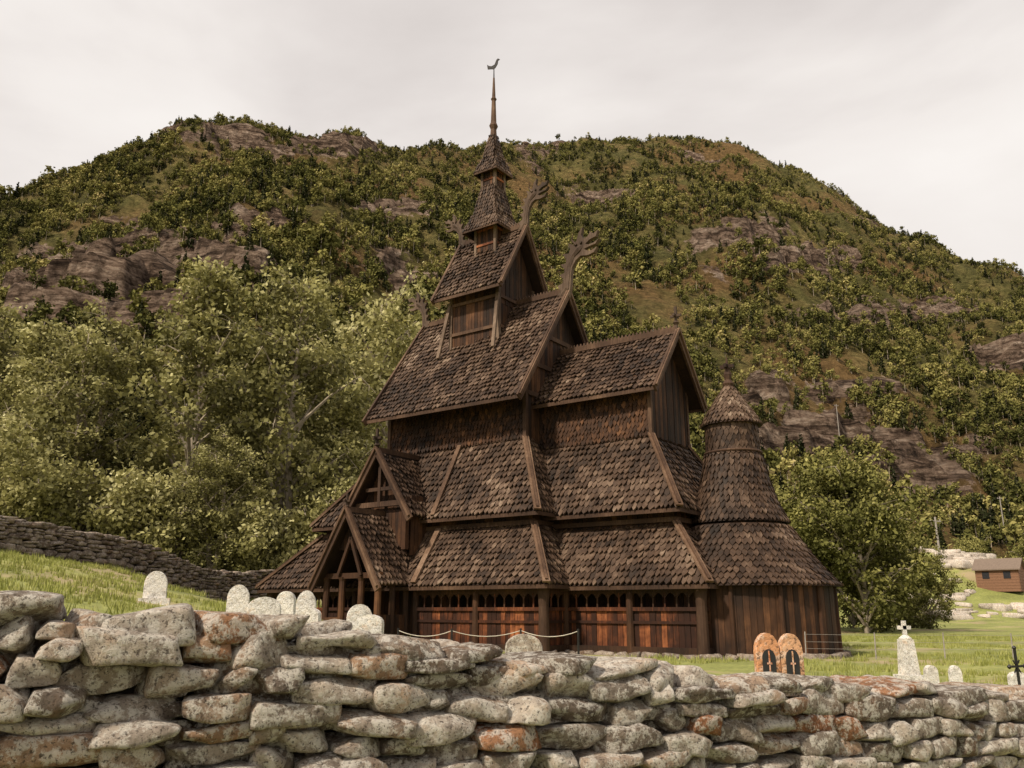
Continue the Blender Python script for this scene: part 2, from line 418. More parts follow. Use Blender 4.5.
def place(ob,x,y,s=1,rot=0,zoff=-.3,sz=None):
    ob.location=(x,y,gh(x,y)+zoff); ob.scale=(s,s,sz or s); ob.rotation_euler=(0,0,rot)
base=[tree_mb(20,3.9,1,42,.10,.18,38,1.0,.34,2,8,.75),tree_mb(20,3.4,2,40,.13,.18,38,.9,.33,1,8,.7),tree_mb(20,4.4,3,44,.08,.19,38,1.1,.37,2,8,.8)]
T=[]
for k,bm_ in enumerate(base):
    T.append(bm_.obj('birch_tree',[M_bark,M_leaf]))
used=[False]*3
def inst(k,x,y,s,rot,sz=None):
    if not used[k]: ob=T[k]; used[k]=True
    else:
        ob=bpy.data.objects.new('birch_tree',T[k].data); scene.collection.objects.link(ob)
    place(ob,x,y,s,rot,sz=sz)
for a in [(0,-13.6,51,1.1,0.3,1.1),(1,-19.2,49,1.1,2,1.0),(2,-9.2,60,1.2,1,1.2),(2,-24.3,48,.8,4,.74),(1,-29.5,51,.95,.5,.76),(0,-34,53,.9,3,.84),
          (1,-41,54,1.0,5,.87),(2,-17,61,1.1,2.2,1.04),(0,-24.5,62,1.05,5.2,.82),(2,-16,46,.5,3.3,.42),(1,-5,66,1,0,.87),(1,-11.5,54,.85,2.5,.7),(0,-27,46.5,.6,.2,.5)]:
    inst(*a)
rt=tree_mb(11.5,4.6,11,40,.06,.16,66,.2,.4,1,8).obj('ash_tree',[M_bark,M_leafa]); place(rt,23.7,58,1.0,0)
for (x,y,s,r_) in [(27.5,70,.8,1),(36,84,.8,2),(20.5,64,.9,3),(31.5,66,.5,4),(43,98,.75,2),(26,62,.55,5),(50,128,.9,1),(60,130,.85,3),(68,127,.8,4),(42,110,.8,.5),(76,124,.9,2)]:
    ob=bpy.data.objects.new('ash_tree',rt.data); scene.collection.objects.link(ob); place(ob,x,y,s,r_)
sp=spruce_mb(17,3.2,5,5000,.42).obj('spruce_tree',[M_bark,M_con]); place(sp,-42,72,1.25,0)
for (x,y,s,r_) in [(-38,74,1.4,1),(-46,70,1.2,2),(-34.5,75,1.3,3),(-50,72,1.3,.5),(78,128,.7,1),(72,130,.8,2),(66,131,.75,3)]:
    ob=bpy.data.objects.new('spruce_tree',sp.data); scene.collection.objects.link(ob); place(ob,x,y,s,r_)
bs=tree_mb(4,2.4,21,22,.05,.14,60,.3,.36).obj('bush',[M_bark,M_leaf]); place(bs,-24,42,1,0)
for (x,y,s,r_) in [(-27,43,1.2,1),(-19.5,45,1.1,2),(-31,42,1.3,3),(-15,47,1.0,3),(-12.5,49,1.1,1),(33,72,.6,2)]:
    ob=bpy.data.objects.new('bush',bs.data); scene.collection.objects.link(ob); place(ob,x,y,s,r_)

# ------------------------------------------------------------------ stones & walls
def cubegrid(c):
    bm=bmesh.new(); bmesh.ops.create_cube(bm,size=2)
    bmesh.ops.subdivide_edges(bm,edges=bm.edges[:],cuts=c,use_grid_fill=True)
    V=np.array([v.co[:] for v in bm.verts]); F=[tuple(v.index for v in f.verts) for f in bm.faces]; bm.free()
    return V,F
GR={c:cubegrid(c) for c in (2,3,6,8)}
def stone(mb,cen,ax,half,cuts=6,var=None,r=rng,flat=.97):
    V,F=GR[cuts]
    V=np.sin(V*math.pi*.44)/math.sin(math.pi*.44)
    d=V/np.linalg.norm(V,axis=1)[:,None]; n=r.uniform(6,16)
    P=d*((np.abs(d)**n).sum(1)**(-1/n))[:,None]
    for k in range(8):
        q=r.normal(size=3); q/=np.linalg.norm(q); off=r.uniform(.85,1.2)
        dd=np.maximum(P@q-off,0); P=P-np.outer(dd*flat,q)
    P=P*np.array(half)
    for k in range(8):
        fr=r.normal(size=3)*r.choice([12,20,35,60]); ln=np.linalg.norm(fr)
        P=P+d*(np.sin(P@fr+r.uniform(0,6.28))*min(.006,.13/ln))[:,None]
    P[:,0]+=P[:,2]*r.uniform(-.4,.4); P[:,2]*=1+.22*r.uniform(-1,1)*P[:,0]/half[0]
    W=P@np.array(ax)+np.array(cen)
    mb.add(W.tolist(),F,random.random() if var is None else var)
def stone_wall(name,p0,dv,s0,s1,topf,depth,thick,mat,wr=(.15,.46),hr=(.075,.21),cuts=6,back=True,seed=1,warp=.03,infill=True):
    r=np.random.default_rng(seed); mb=MB()
    p0=Vector(p0).to_3d(); dv=Vector(dv).to_3d().normalized(); nv=Vector((dv.y,-dv.x,0))
    def frame(yaw,roll):
        a=dv*math.cos(yaw)+nv*math.sin(yaw); n_=-dv*math.sin(yaw)+nv*math.cos(yaw); u=Vector((0,0,1))
        a2=a*math.cos(roll)+u*math.sin(roll); u2=-a*math.sin(roll)+u*math.cos(roll)
        return [a2[:],n_[:],u2[:]]
    for side in ((1,-1) if back else (1,)):
        for layer in ((0,1) if (infill and side==1) else (0,)):
            d=.07
            cc_=cuts if (side==1 and layer==0) else 2
            while d<depth:
                h=r.uniform(*hr); s=s0+r.uniform(0,.3)
                while s<s1:
                    w_=min(r.uniform(*wr)*(.65+h*2.5),.8)
                    split=(h>.15 and r.random()<.35)
                    kk=r.uniform(.35,.65)
                    parts=[(d,h)] if not split else [(d,h*kk),(d+h*kk,h*(1-kk))]
                    for dd,hh in parts:
                        sc=s+w_/2; zc=topf(sc)-dd-hh/2
                        wz=warp*2*noise.noise(Vector((sc*1.3,dd*2.5,seed))); ws=warp*2.2*noise.noise(Vector((sc*1.5,dd*2.2,seed+9)))
                        g=r.uniform(.99,1.08)
                        cen=p0+dv*(sc+ws)+nv*side*(thick/2-.17-.12*layer+r.uniform(-.045,.045))+Vector((0,0,zc+wz))
                        stone(mb,cen,frame(r.uniform(-.13,.13),r.uniform(-.07,.07)),(w_/2*g,.19*r.uniform(.85,1.1),hh/2*g),cc_,(r.random() if not layer else .05),r)
                    s+=w_
                d+=h
    s=s0
    while s<s1:
        w_=r.uniform(wr[0]*1.3,wr[1]*1.2)
        k=1 if r.random()<.4 else 2
        for q in range(k):
            hh=r.uniform(.035,.08)*(1 if r.random()<.85 else 1.4); off=0 if k==1 else (thick*.25*(-1 if q else 1)+r.uniform(-.04,.04))
            cen=p0+dv*(s+w_/2+r.uniform(-.05,.05))+nv*off+Vector((0,0,topf(s+w_/2)-.05+r.uniform(-.03,.025)))
            stone(mb,cen,frame(r.uniform(-.3,.3),r.uniform(-.12,.12)),(w_/2*1.08,thick*.5*r.uniform(.85,1.02)/k*1.05,hh),cuts,r.random(),r,.95)
        s+=w_*.96
    n=int((s1-s0)/.5); vs=[];fs=[]
    o=thick/2-.26
    for i in range(n+1):
        s=s0+(s1-s0)*i/n; c=p0+dv*s; zt=topf(s)-.14
        for sg in (1,-1):
            vs.append(c+nv*o*sg+Vector((0,0,zt))); vs.append(c+nv*o*sg+Vector((0,0,zt-depth)))
    for i in range(n):
        a=4*i;b_=a+4
        fs+= [(a,a+1,b_+1,b_),(a+2,b_+2,b_+3,a+3),(a,b_,b_+2,a+2)]
    mb.add(vs,fs,0,1)
    return mb.obj(name,[mat,M_dark],smooth=True)
TP=[-5,0,.75,1.77,2.83,4.33,8.1,15]; TZ=[.38,.05,-.03,-.135,-.275,-.435,-.705,-1.03]
stone_wall('dry_stone_wall',(WP.x,WP.y),(WD.x,WD.y),-3,13,lambda s: float(np.interp(s,TP,TZ))+.035*noise.noise(Vector((s*1.3,0,4))),1.0,.75,M_st,seed=23)
fw0=Vector((-17.6,25)); fwd=Vector((.26,.966))
def fwt(s):
    p=fw0+fwd*s
    return gh(p.x,p.y)+1.1+.08*noise.noise(Vector((s*.7,0,2)))
stone_wall('field_stone_wall',(fw0.x,fw0.y),(fwd.x,fwd.y),-8,34,fwt,1.15,.7,M_st2,(.25,.6),(.12,.24),2,False,8,infill=False)

# ------------------------------------------------------------------ stave church
ch=bpy.data.objects.new('stave_church',None); scene.collection.objects.link(ch)
ch.location=(-.9,36.4,0); ch.rotation_euler=(0,0,-math.radians(35.5))
def L(u,s,z): return Vector((u,-s,z))
def sh_add(mb,p0,p1,p2,p3,p4,n,th):
    vs=[p0,p1,p2,p3,p4,p0-n*th,p1-n*th,p2-n*th]
    mb.add(vs,[(0,1,2,3,4),(5,6,1,0),(6,7,2,1)],min(1,max(0,random.gauss(.5,.25))))
def shface(mb,sub,A,B,C,D,row=.26,w=.2,lift=.08,slab=.1):
    e=(B-A).normalized(); g=(D-A); g=(g-e*g.dot(e)); Hs=g.length; g.normalize(); n=e.cross(g)
    LAB=(B-A).length; kl=(D-A).dot(e)/Hs; kr=(C-B).dot(e)/Hs
    xl=lambda h: kl*h
    xr=lambda h: LAB+kr*h
    ph=random.uniform(0,9)
    Pt=lambda x,h,o: A+e*x+g*h+n*(o+.025*math.sin(x*1.1+ph+h*.8)*min(1,h))
    i=0;h0=-.05
    while h0<Hs-.05:
        h1=min(h0+row*1.55,Hs)
        a=xl(max(h0,0)); b_=xr(max(h0,0)); x=a-random.random()*w*.3-(w*.5 if i%2 else 0)
        while x<b_:
            ww=w*random.uniform(.8,1.2); x0=max(x,a);x1=min(x+ww-.014,b_)
            if x1-x0>.03:
                t0=min(max(x0,xl(h1)),xr(h1)); t1=min(max(x1,xl(h1)),xr(h1))
                wv=.03*math.sin(x*.9+ph*2+i*.15)
                j=random.uniform(-.04,.03)+(wv if h0>.1 else 0); lf=lift*random.uniform(.55,1.4); tl=random.uniform(-.012,.012)
                sh_add(mb,Pt(x0,h0+.12+j,lf+tl),Pt((x0+x1)/2+random.uniform(-.02,.02),h0+j,lf*1.05),Pt(x1,h0+.12+j,lf-tl),Pt(t1,h1,.006),Pt(t0,h1,.006),n,.05)
            x+=ww
        h0+=row*random.uniform(.95,1.05); i+=1
    if sub is not None:
        box8(sub,[A-n*slab,B-n*slab,C-n*slab,D-n*slab,A-n*.03,B-n*.03,C-n*.03,D-n*.03],.2)
def planks(mb,p0,p1,zb,ztf,w=.18,thk=.05):
    a=L(p0[0],p0[1],0);b_=L(p1[0],p1[1],0);d=b_-a;ln=d.length;d.normalize();n=d.cross(Vector((0,0,1)))
    k=max(1,round(ln/w))
    for i in range(k):
        x0=ln*i/k+.006;x1=ln*(i+1)/k-.006;o=random.uniform(0,.025)
        P=lambda x,z,q:a+d*x+n*q+Vector((0,0,z))
        z0=ztf(x0/ln);z1=ztf(x1/ln)
        if max(z0,z1)<=zb+.02: continue
        z0=max(z0,zb+.01);z1=max(z1,zb+.01)
        box8(mb,[P(x0,zb,-thk),P(x1,zb,-thk),P(x1,zb,o),P(x0,zb,o),P(x0,z0,-thk),P(x1,z1,-thk),P(x1,z1,o),P(x0,z0,o)])
shM,subM,trM,waM,orM,caM=MB(),MB(),MB(),MB(),MB(),MB()
def hip_ring(o,zo,i_,zi,row=.26,west=True):
    (a0,a1,as_),(b0,b1,bs_)=o,i_
    S=[L(a0,as_,zo),L(a1,as_,zo),L(b1,bs_,zi),L(b0,bs_,zi)]
    E=[L(a1,as_,zo),L(a1,-as_,zo),L(b1,-bs_,zi),L(b1,bs_,zi)]
    Nn=[L(a1,-as_,zo),L(a0,-as_,zo),L(b0,-bs_,zi),L(b1,-bs_,zi)]
    Wt=[L(a0,-as_,zo),L(a0,as_,zo),L(b0,bs_,zi),L(b0,-bs_,zi)]
    for f in ([S,E,Nn]+([Wt] if west else [])): shface(shM,subM,*f,row=row)
    up=Vector((0,0,1))
    hips=[(S[1],S[2]),(Nn[0],Nn[3])]+([(S[0],S[3]),(Nn[1],Nn[2])] if west else [])
    for p,q in hips:
        beam(trM,p+up*.13-(q-p).normalized()*.12,q+up*.13,.26,.07,var=.9)
        beam(trM,p+up*.2-(q-p).normalized()*.1,q+up*.2,.09,.09,var=.5)
    for f in ([S,E,Nn]+([Wt] if west else [])): beam(trM,f[0]-up*.1,f[1]-up*.1,.06,.13,var=.1)
def rectwalls(mb,u0,u1,s,z0,z1,w=.2,west=True,pl=True):
    zt=lambda t:z1
    planks(mb,(u0,s),(u1,s),z0,zt,w); planks(mb,(u1,s),(u1,-s),z0,zt,w); planks(mb,(u1,-s),(u0,-s),z0,zt,w)
    if west: planks(mb,(u0,-s),(u0,s),z0,zt,w)
hip_ring((-8.6,6.2,5.2),.83,(-6.3,4.75,3.75),2.95)
hip_ring((4.0,11.3,3.8),.78,(3.2,9.75,2.55),2.75,west=False)
rectwalls(waM,-6.2,4.65,3.65,-1.5,3.75)
rectwalls(waM,4.0,9.65,2.45,-1.5,3.6,west=False)
hip_ring((-6.5,5.2,4.2),3.4,(-3.6,3.6,2.6),6.4)
hip_ring((3.6,10.1,3.05),3.3,(3.3,8.5,1.6),6.1,west=False)
for (u0,u1,s,z) in [(-6.3,4.75,3.75,3.05),(4.7,9.75,2.55,2.95)]:
    beam(trM,L(u0,s,z),L(u1,s,z),.1,.16,var=.2); beam(trM,L(u1,s,z),L(u1,-s,z),.1,.16,var=.2)
def shwall(u0,u1,s,z0,z1):
    shface(shW,None,L(u0,s,z0),L(u1,s,z0),L(u1,s,z1),L(u0,s,z1),row=.2,w=.17,lift=.05)
    shface(shW,None,L(u1,-s,z0),L(u0,-s,z0),L(u0,-s,z1),L(u1,-s,z1),row=.2,w=.17,lift=.05)
shW=MB()
def gable_roof(u0,u1,hw,ze,zr,row=.26,bw=.3):
    shface(shM,subM,L(u0,hw,ze),L(u1,hw,ze),L(u1,0,zr),L(u0,0,zr),row=row)
    shface(shM,subM,L(u1,-hw,ze),L(u0,-hw,ze),L(u0,0,zr),L(u1,0,zr),row=row)
    for u,sg in ((u0,-1),(u1,1)):
        for s in (1,-1):
            d=(L(u,0,zr)-L(u,hw*s,ze)).normalized()
            A=L(u+sg*.05,hw*s,ze)-d*.2; B=L(u+sg*.05,0,zr)
            beam(trM,A,B,.09,bw,var=.45); beam(trM,A+Vector((sg*.06,0,.12)),B+Vector((sg*.06,0,.12)),.1,.1,var=.8)
    beam(trM,L(u0,0,zr+.1),L(u1,0,zr+.1),.12,.22,var=.35)
    n=int((u1-u0)/.16)
    for i in range(n):
        u=u0+(i+.5)*(u1-u0)/n
        box8(trM,[L(u-.055,.03,zr+.2),L(u+.055,.03,zr+.2),L(u+.055,-.03,zr+.2),L(u-.055,-.03,zr+.2),L(u-.02,.02,zr+.32),L(u+.02,.02,zr+.32),L(u+.02,-.02,zr+.32),L(u-.02,-.02,zr+.32)],.4)
    for s in (1,-1): beam(trM,L(u0,hw*s,ze-.1),L(u1,hw*s,ze-.1),.07,.14,var=.25)
def gable_wall(mb,u,hwall,z0,zr,slope,east=True,w=.2):
    f=lambda t: zr-.14-slope*abs(hwall*(1-2*t))
    if east: planks(mb,(u,hwall),(u,-hwall),z0,f,w)
    else: planks(mb,(u,-hwall),(u,hwall),z0,f,w)
rectwalls(waM,-3.6,3.6,2.55,6.0,9.2)
shwall(-3.6,3.6,2.62,6.45,9.2)
sl=5.25/3.65
gable_wall(waM,3.62,2.6,6.2,13.2,sl); gable_wall(waM,-3.62,2.6,6.2,13.2,sl,False)
gable_roof(-4.05,4.05,3.65,7.95,13.2)
for z in (8.3,9.6,11.0):
    wd=min(2.55,(13.0-z)/sl); beam(trM,L(3.68,wd,z),L(3.68,-wd,z),.08,.18,var=.2)
for (u,s) in ((3.62,2.62),(-3.62,2.62),(3.62,-2.62)): beam(trM,L(u,s,6.3),L(u,s,9.1),.16,.16,var=.3)
for i in range(22):
    u=-3.9+i*7.8/21; beam(trM,L(u,2.6,9.1),L(u,3.5,7.98),.09,.12,var=.3)
rectwalls(waM,3.6,8.5,1.55,5.9,8.3,west=False)
shwall(3.6,8.5,1.62,6.12,8.5)
sc_=(10.45-7.85)/2.14
gable_wall(waM,8.52,1.6,6.0,10.45,sc_)
gable_roof(3.6,9.0,2.14,7.85,10.45)
for (u,s) in ((8.52,1.63),(8.52,-1.63)): beam(trM,L(u,s,6.1),L(u,s,8.4),.14,.14,var=.35)
# ridge turret
rectwalls(waM,-1.3,1.3,1.3,11.0,14.35,.16)
for (u,s) in ((1.32,1.32),(-1.32,1.32),(1.32,-1.32),(-1.32,-1.32)):
    beam(caM,L(u,s,11.1),L(u,s,14.3),.16,.16,var=.6)
for z in (11.9,13.3): 
    beam(trM,L(-1.3,1.36,z),L(1.3,1.36,z),.08,.14,var=.5); beam(trM,L(1.36,1.3,z),L(1.36,-1.3,z),.08,.14,var=.5)
for u in (-1.55,1.5): beam(caM,L(u,1.95,10.75),L(u*.88,1.38,13.4),.16,.09,up=(0,1,.2),var=1.0)
gable_roof(-1.85,1.85,1.9,13.6,16.9,.24,.24)
gable_wall(waM,1.32,1.3,13.0,16.9,3.3/1.9,w=.16); gable_wall(waM,-1.32,1.3,13.0,16.9,3.3/1.9,False,w=.16)
def sqroof(h0,z0,h1,z1,row=.2,w=.15):
    c=[(-1,1),(1,1),(1,-1),(-1,-1)]
    for k in range(4):
        a=c[k];b_=c[(k+1)%4]
        zm=z0+(z1-z0)*.38; hm=h0+(h1-h0)*.55
        A,B=L(a[0]*h0,a[1]*h0,z0),L(b_[0]*h0,b_[1]*h0,z0)
        C,D=L(b_[0]*hm,b_[1]*hm,zm),L(a[0]*hm,a[1]*hm,zm)
        E,F=L(b_[0]*h1,b_[1]*h1,z1),L(a[0]*h1,a[1]*h1,z1)
        shface(shM,subM,A,B,C,D,row,w,.05,.05); shface(shM,subM,D,C,E,F,row,w,.05,.05)
        beam(trM,A-Vector((0,0,.06)),B-Vector((0,0,.06)),.06,.1,var=.4)
def sqbox(h,z0,z1):
    rectwalls(waM,-h,h,h,z0,z1,.14)
    for a,b_ in ((h,h),(-h,h),(h,-h),(-h,-h)): beam(caM,L(a,b_,z0),L(a,b_,z1),.13,.13,var=.9)
    for z in (z0+(z1-z0)*.45,z1-.12):
        beam(orM,L(-h,h+.03,z),L(h,h+.03,z),.05,.1,var=.9); beam(orM,L(h+.03,h,z),L(h+.03,-h,z),.05,.1,var=.9)
sqbox(.56,15.6,17.2); sqroof(1.02,17.05,.36,19.5)
sqbox(.36,19.3,20.35); sqroof(.66,20.15,.13,22.3)
tube(trM,[L(0,0,z) for z in (22.2,22.6,22.8,23.0,24.2,24.3,24.4,25.5)],[.17,.14,.22,.14,.1,.15,.09,.045],8,.7)
ck=MB()
tube(ck,[L(0,0,25.4),L(0,0,26.2)],[.035,.02],6,.3)
prof=[(-.38,.0),(-.42,.28),(-.3,.16),(-.14,.08),(.05,.1),(.16,.32),(.26,.36),(.36,.27),(.25,.24),(.22,.06),(.08,-.1),(.02,-.12),(0,-.22),(-.05,-.12),(-.2,-.06)]
vs=[L(a,-.02,26.15+b_) for a,b_ in prof]+[L(a,.02,26.15+b_) for a,b_ in prof]; n=len(prof)
ck.add(vs,[tuple(range(n)),tuple(range(2*n-1,n-1,-1))]+[(i,(i+1)%n,n+(i+1)%n,n+i) for i in range(n)],.3)
ck.obj('weathercock',M_iron,ch)
# carved dragon heads: thick carved boards with open jaws, tongue, ear and crest
DP=[(.05,-.2),(.14,.2),(.15,.55),(.2,.85),(.36,1.1),(.56,1.22),(.84,1.17),(1.1,1.22),(1.22,1.4),(1.04,1.32),(.86,1.33),(.7,1.44),
    (.93,1.49),(1.16,1.52),(1.3,1.68),(1.1,1.58),(.88,1.56),(.76,1.62),(.95,1.74),(1.18,1.79),(1.28,2.0),(1.1,1.92),(.98,2.02),(.86,1.87),(.68,1.82),
    (.60,2.0),(.66,2.28),(.5,2.1),(.42,1.84),(.3,1.7),(.06,1.82),(.16,1.58),(.08,1.42),(-.16,1.46),(-.02,1.22),(-.04,1.08),(-.26,1.08),(-.1,.88),(-.1,.74),(-.32,.7),(-.15,.52),(-.17,.38),(-.4,.3),(-.28,.1),(-.45,-.1),(-.4,-.25)]
def dragon(u,z,sg,k):
    P=lambda a,b_,c=0:L(u+sg*a*k,c*k,z+b_*k)
    n=len(DP); th=.08
    tri=tessellate_polygon([[Vector((a,b_,0)) for a,b_ in DP]])
    vs=[P(a,b_,th) for a,b_ in DP]+[P(a,b_,-th) for a,b_ in DP]
    fs=[tuple(t) for t in tri]+[tuple(i+n for i in t[::-1]) for t in tri]+[(i,(i+1)%n,n+(i+1)%n,n+i) for i in range(n)]
    caM.add(vs,fs,.5)
    tube(caM,[P(-.3,-.15),P(-.02,.15),P(.03,.5),P(.08,.9),P(.24,1.28),P(.5,1.5),P(.66,1.62)],[.11*k,.14*k,.13*k,.12*k,.13*k,.16*k,.09*k],8,.3)
    tube(caM,[P(.6,1.7,-.15),P(.6,1.7,.15)],[.05*k,.05*k],8,.0)
    for c in (.12,-.12): tube(caM,[P(.42,1.64,c),P(.28,1.84,c*1.3),P(.36,2.1,c*1.7)],[.05*k,.035*k,.01*k],5,.5)
dragon(4.1,13.2,1,1.24); dragon(-4.1,13.2,-1,.88); dragon(1.9,16.9,1,.98); dragon(-1.9,16.9,-1,.82)
def finial(u,s,z,k):
    beam(caM,L(u,s,z-.1),L(u,s,z+.95*k),.1*k,.1*k,var=.15)
    beam(caM,L(u-.24*k,s,z+.55*k),L(u+.24*k,s,z+.55*k),.09*k,.1*k,var=.15)
    beam(caM,L(u,s-.24*k,z+.55*k),L(u,s+.24*k,z+.55*k),.09*k,.1*k,var=.15)
    tube(caM,[L(u,s,z+.15*k),L(u,s,z+.25*k),L(u,s,z+.35*k)],[.06*k,.14*k,.06*k],7,.15)
finial(9.0,0,10.6,.95)
# porch
def porch_gable(uc,hw,sf,sb,ze,zr,wallmb,hwall,zb,winset):
    shface(shM,subM,L(uc+hw,sf,ze),L(uc+hw,sb,ze),L(uc,sb,zr),L(uc,sf,zr))
    shface(shM,subM,L(uc-hw,sb,ze),L(uc-hw,sf,ze),L(uc,sf,zr),L(uc,sb,zr))
    for s in (1,-1):
        d=(L(uc,sf,zr)-L(uc+s*hw,sf,ze)).normalized()
        A=L(uc+s*hw,sf+.05,ze)-d*.25;B=L(uc,sf+.05,zr+.05)
        beam(trM,A,B,.09,.28,up=(0,0,1),var=.35)
        beam(trM,A+Vector((0,-.07,.13)),B+Vector((0,-.07,.13)),.1,.09,var=.75)
    beam(trM,L(uc,sf,zr+.08),L(uc,sb,zr+.08),.12,.2,var=.4)
    slp=(zr-ze)/hw
    f=lambda t: zr-.16-slp*abs(hwall*(1-2*t))
    planks(wallmb,(uc-hwall,sf-winset),(uc+hwall,sf-winset),zb,f,.16)
porch_gable(-1.75,1.75,5.25,2.6,3.5,6.08,waM,1.45,3.75,.55)
planks(waM,(-.35,4.7),(-.35,3.6),2.0,lambda t:4.3,.2); planks(waM,(-3.15,3.6),(-3.15,4.7),2.0,lambda t:4.3,.2)
planks(waM,(-3.0,4.85),(-.5,4.85),2.3,lambda t:3.75,.18)
for uu in (-3.1,-.4): beam(waM,L(uu,4.95,2.2),L(uu,4.95,4.2),.2,.2,var=.8)
beam(trM,L(-3.1,5.0,4.0),L(-.4,5.0,4.0),.16,.2,var=.4); beam(trM,L(-2.5,5.02,4.6),L(-1.0,5.02,4.6),.1,.14,var=.1)
beam(trM,L(-1.75,5.02,3.9),L(-1.75,5.02,5.8),.14,.14,var=.1)
finial(-1.75,5.3,6.1,.95)
porch_gable(-1.6,1.65,6.85,3.8,.88,3.55,waM,.95,2.15,.35)
finial(-1.6,6.9,3.55,.7)
for uu in (-2.95,-2.1,-1.1,-.25):
    tube(waM,[L(uu,6.45,-1.45),L(uu,6.45,1.0),L(uu,6.45,1.15)],[.13,.12,.17],10,.9)
for uu in (-2.95,-.25): 
    for s_ in (5.7,4.95): tube(waM,[L(uu,s_,-1.45),L(uu,s_,1.15)],[.11,.11],8,.5)
    beam(waM,L(uu,6.45,1.15),L(uu,4.8,1.15),.16,.16,var=.6)
beam(waM,L(-3.1,6.45,1.2),L(-.1,6.45,1.2),.18,.2,var=.9)
planks(waM,(-2.95,6.42),(-2.1,6.42),-1.4,lambda t:-.35,.15); planks(waM,(-1.1,6.42),(-.25,6.42),-1.4,lambda t:-.35,.15)
planks(waM,(-.22,6.4),(-.22,4.8),-1.4,lambda t:-.2,.17)
beam(waM,L(-2.95,6.5,-.35),L(-2.1,6.5,-.35),.1,.1,var=.9); beam(waM,L(-1.1,6.5,-.35),L(-.25,6.5,-.35),.1,.1,var=.9)
beam(waM,L(-2.2,6.6,1.2),L(-1.6,6.6,2.6),.1,.12,var=.7); beam(waM,L(-1.0,6.6,1.2),L(-1.6,6.6,2.6),.1,.12,var=.7)
beam(trM,L(.35,5.25,.95),L(.35,3.85,3.02),.24,.08,var=.9); beam(trM,L(.35,4.25,3.52),L(.35,2.65,6.5),.2,.07,var=.7)
# galleries
def gallery(p0,p1,zs=0.0,zh=.52,om=orM):
    a=L(p0[0],p0[1],0);b_=L(p1[0],p1[1],0);ln=(b_-a).length;d=(b_-a)/ln;n=d.cross(Vector((0,0,1)))
    Z=lambda z:Vector((0,0,z))
    planks(om,p0,p1,-1.36,lambda t:zs-.06,.2,.05)
    beam(om,a+Z(zs)+n*.03,b_+Z(zs)+n*.03,.12,.12,var=.5); beam(om,a+Z(-.42)+n*.05,b_+Z(-.42)+n*.05,.05,.09,var=.3)
    beam(waM,a+Z(-1.3)+n*.06,b_+Z(-1.3)+n*.06,.2,.24,var=.4)
    beam(waM,a+Z(zh+.12),b_+Z(zh+.12),.16,.26,var=.5)
    k=max(1,round(ln/.42))
    for i in range(k+1):
        q=a+d*(ln*i/k); tube(om if i%4==1 else waM,[q+Z(zs),q+Z(zh-.12),q+Z(zh)],[.035,.03,.055],6,.6)
    for i in range(k):
        x0=ln*i/k+.03;x1=ln*(i+1)/k-.03
        for m_ in range(6):
            t0=m_/6;t1=(m_+1)/6
            ar=lambda t: zh-.16+.15*math.sin(math.pi*t)
            xa=x0+(x1-x0)*t0;xb=x0+(x1-x0)*t1
            box8(waM,[a+d*xa+Z(ar(t0))-n*.03,a+d*xb+Z(ar(t1))-n*.03,a+d*xb+Z(ar(t1))+n*.03,a+d*xa+Z(ar(t0))+n*.03,a+d*xa+Z(zh)-n*.03,a+d*xb+Z(zh)-n*.03,a+d*xb+Z(zh)+n*.03,a+d*xa+Z(zh)+n*.03],.5)
    kk=max(1,round(ln/2.6))
    for i in range(kk+1):
        q=a+d*(ln*i/kk)+n*.04; tube(waM,[q+Z(-1.45),q+Z(zh+.2)],[.14,.12],10,.55)
gallery((-8.2,4.75),(-3.1,4.75)); gallery((.1,4.75),(5.8,4.75)); gallery((5.8,4.75),(5.8,3.4))
gallery((5.85,3.4),(10.85,3.4)); gallery((10.85,3.4),(10.85,2.6)); gallery((-8.2,-4.75),(-8.2,4.75),om=waM)
for (u,s) in ((5.8,4.75),(10.85,3.4),(-8.2,4.75)):
    tube(trM,[L(u,s,-1.5),L(u,s,.1),L(u,s,.75)],[.2,.17,.22],12,.1)
planks(waM,(5.8,-3.4),(5.8,-4.75),-1.4,lambda t:.6,.2);planks(waM,(5.8,-4.75),(-8.2,-4.75),-1.4,lambda t:.6,.2);planks(waM,(10.85,-3.4),(5.8,-3.4),-1.4,lambda t:.6,.2)
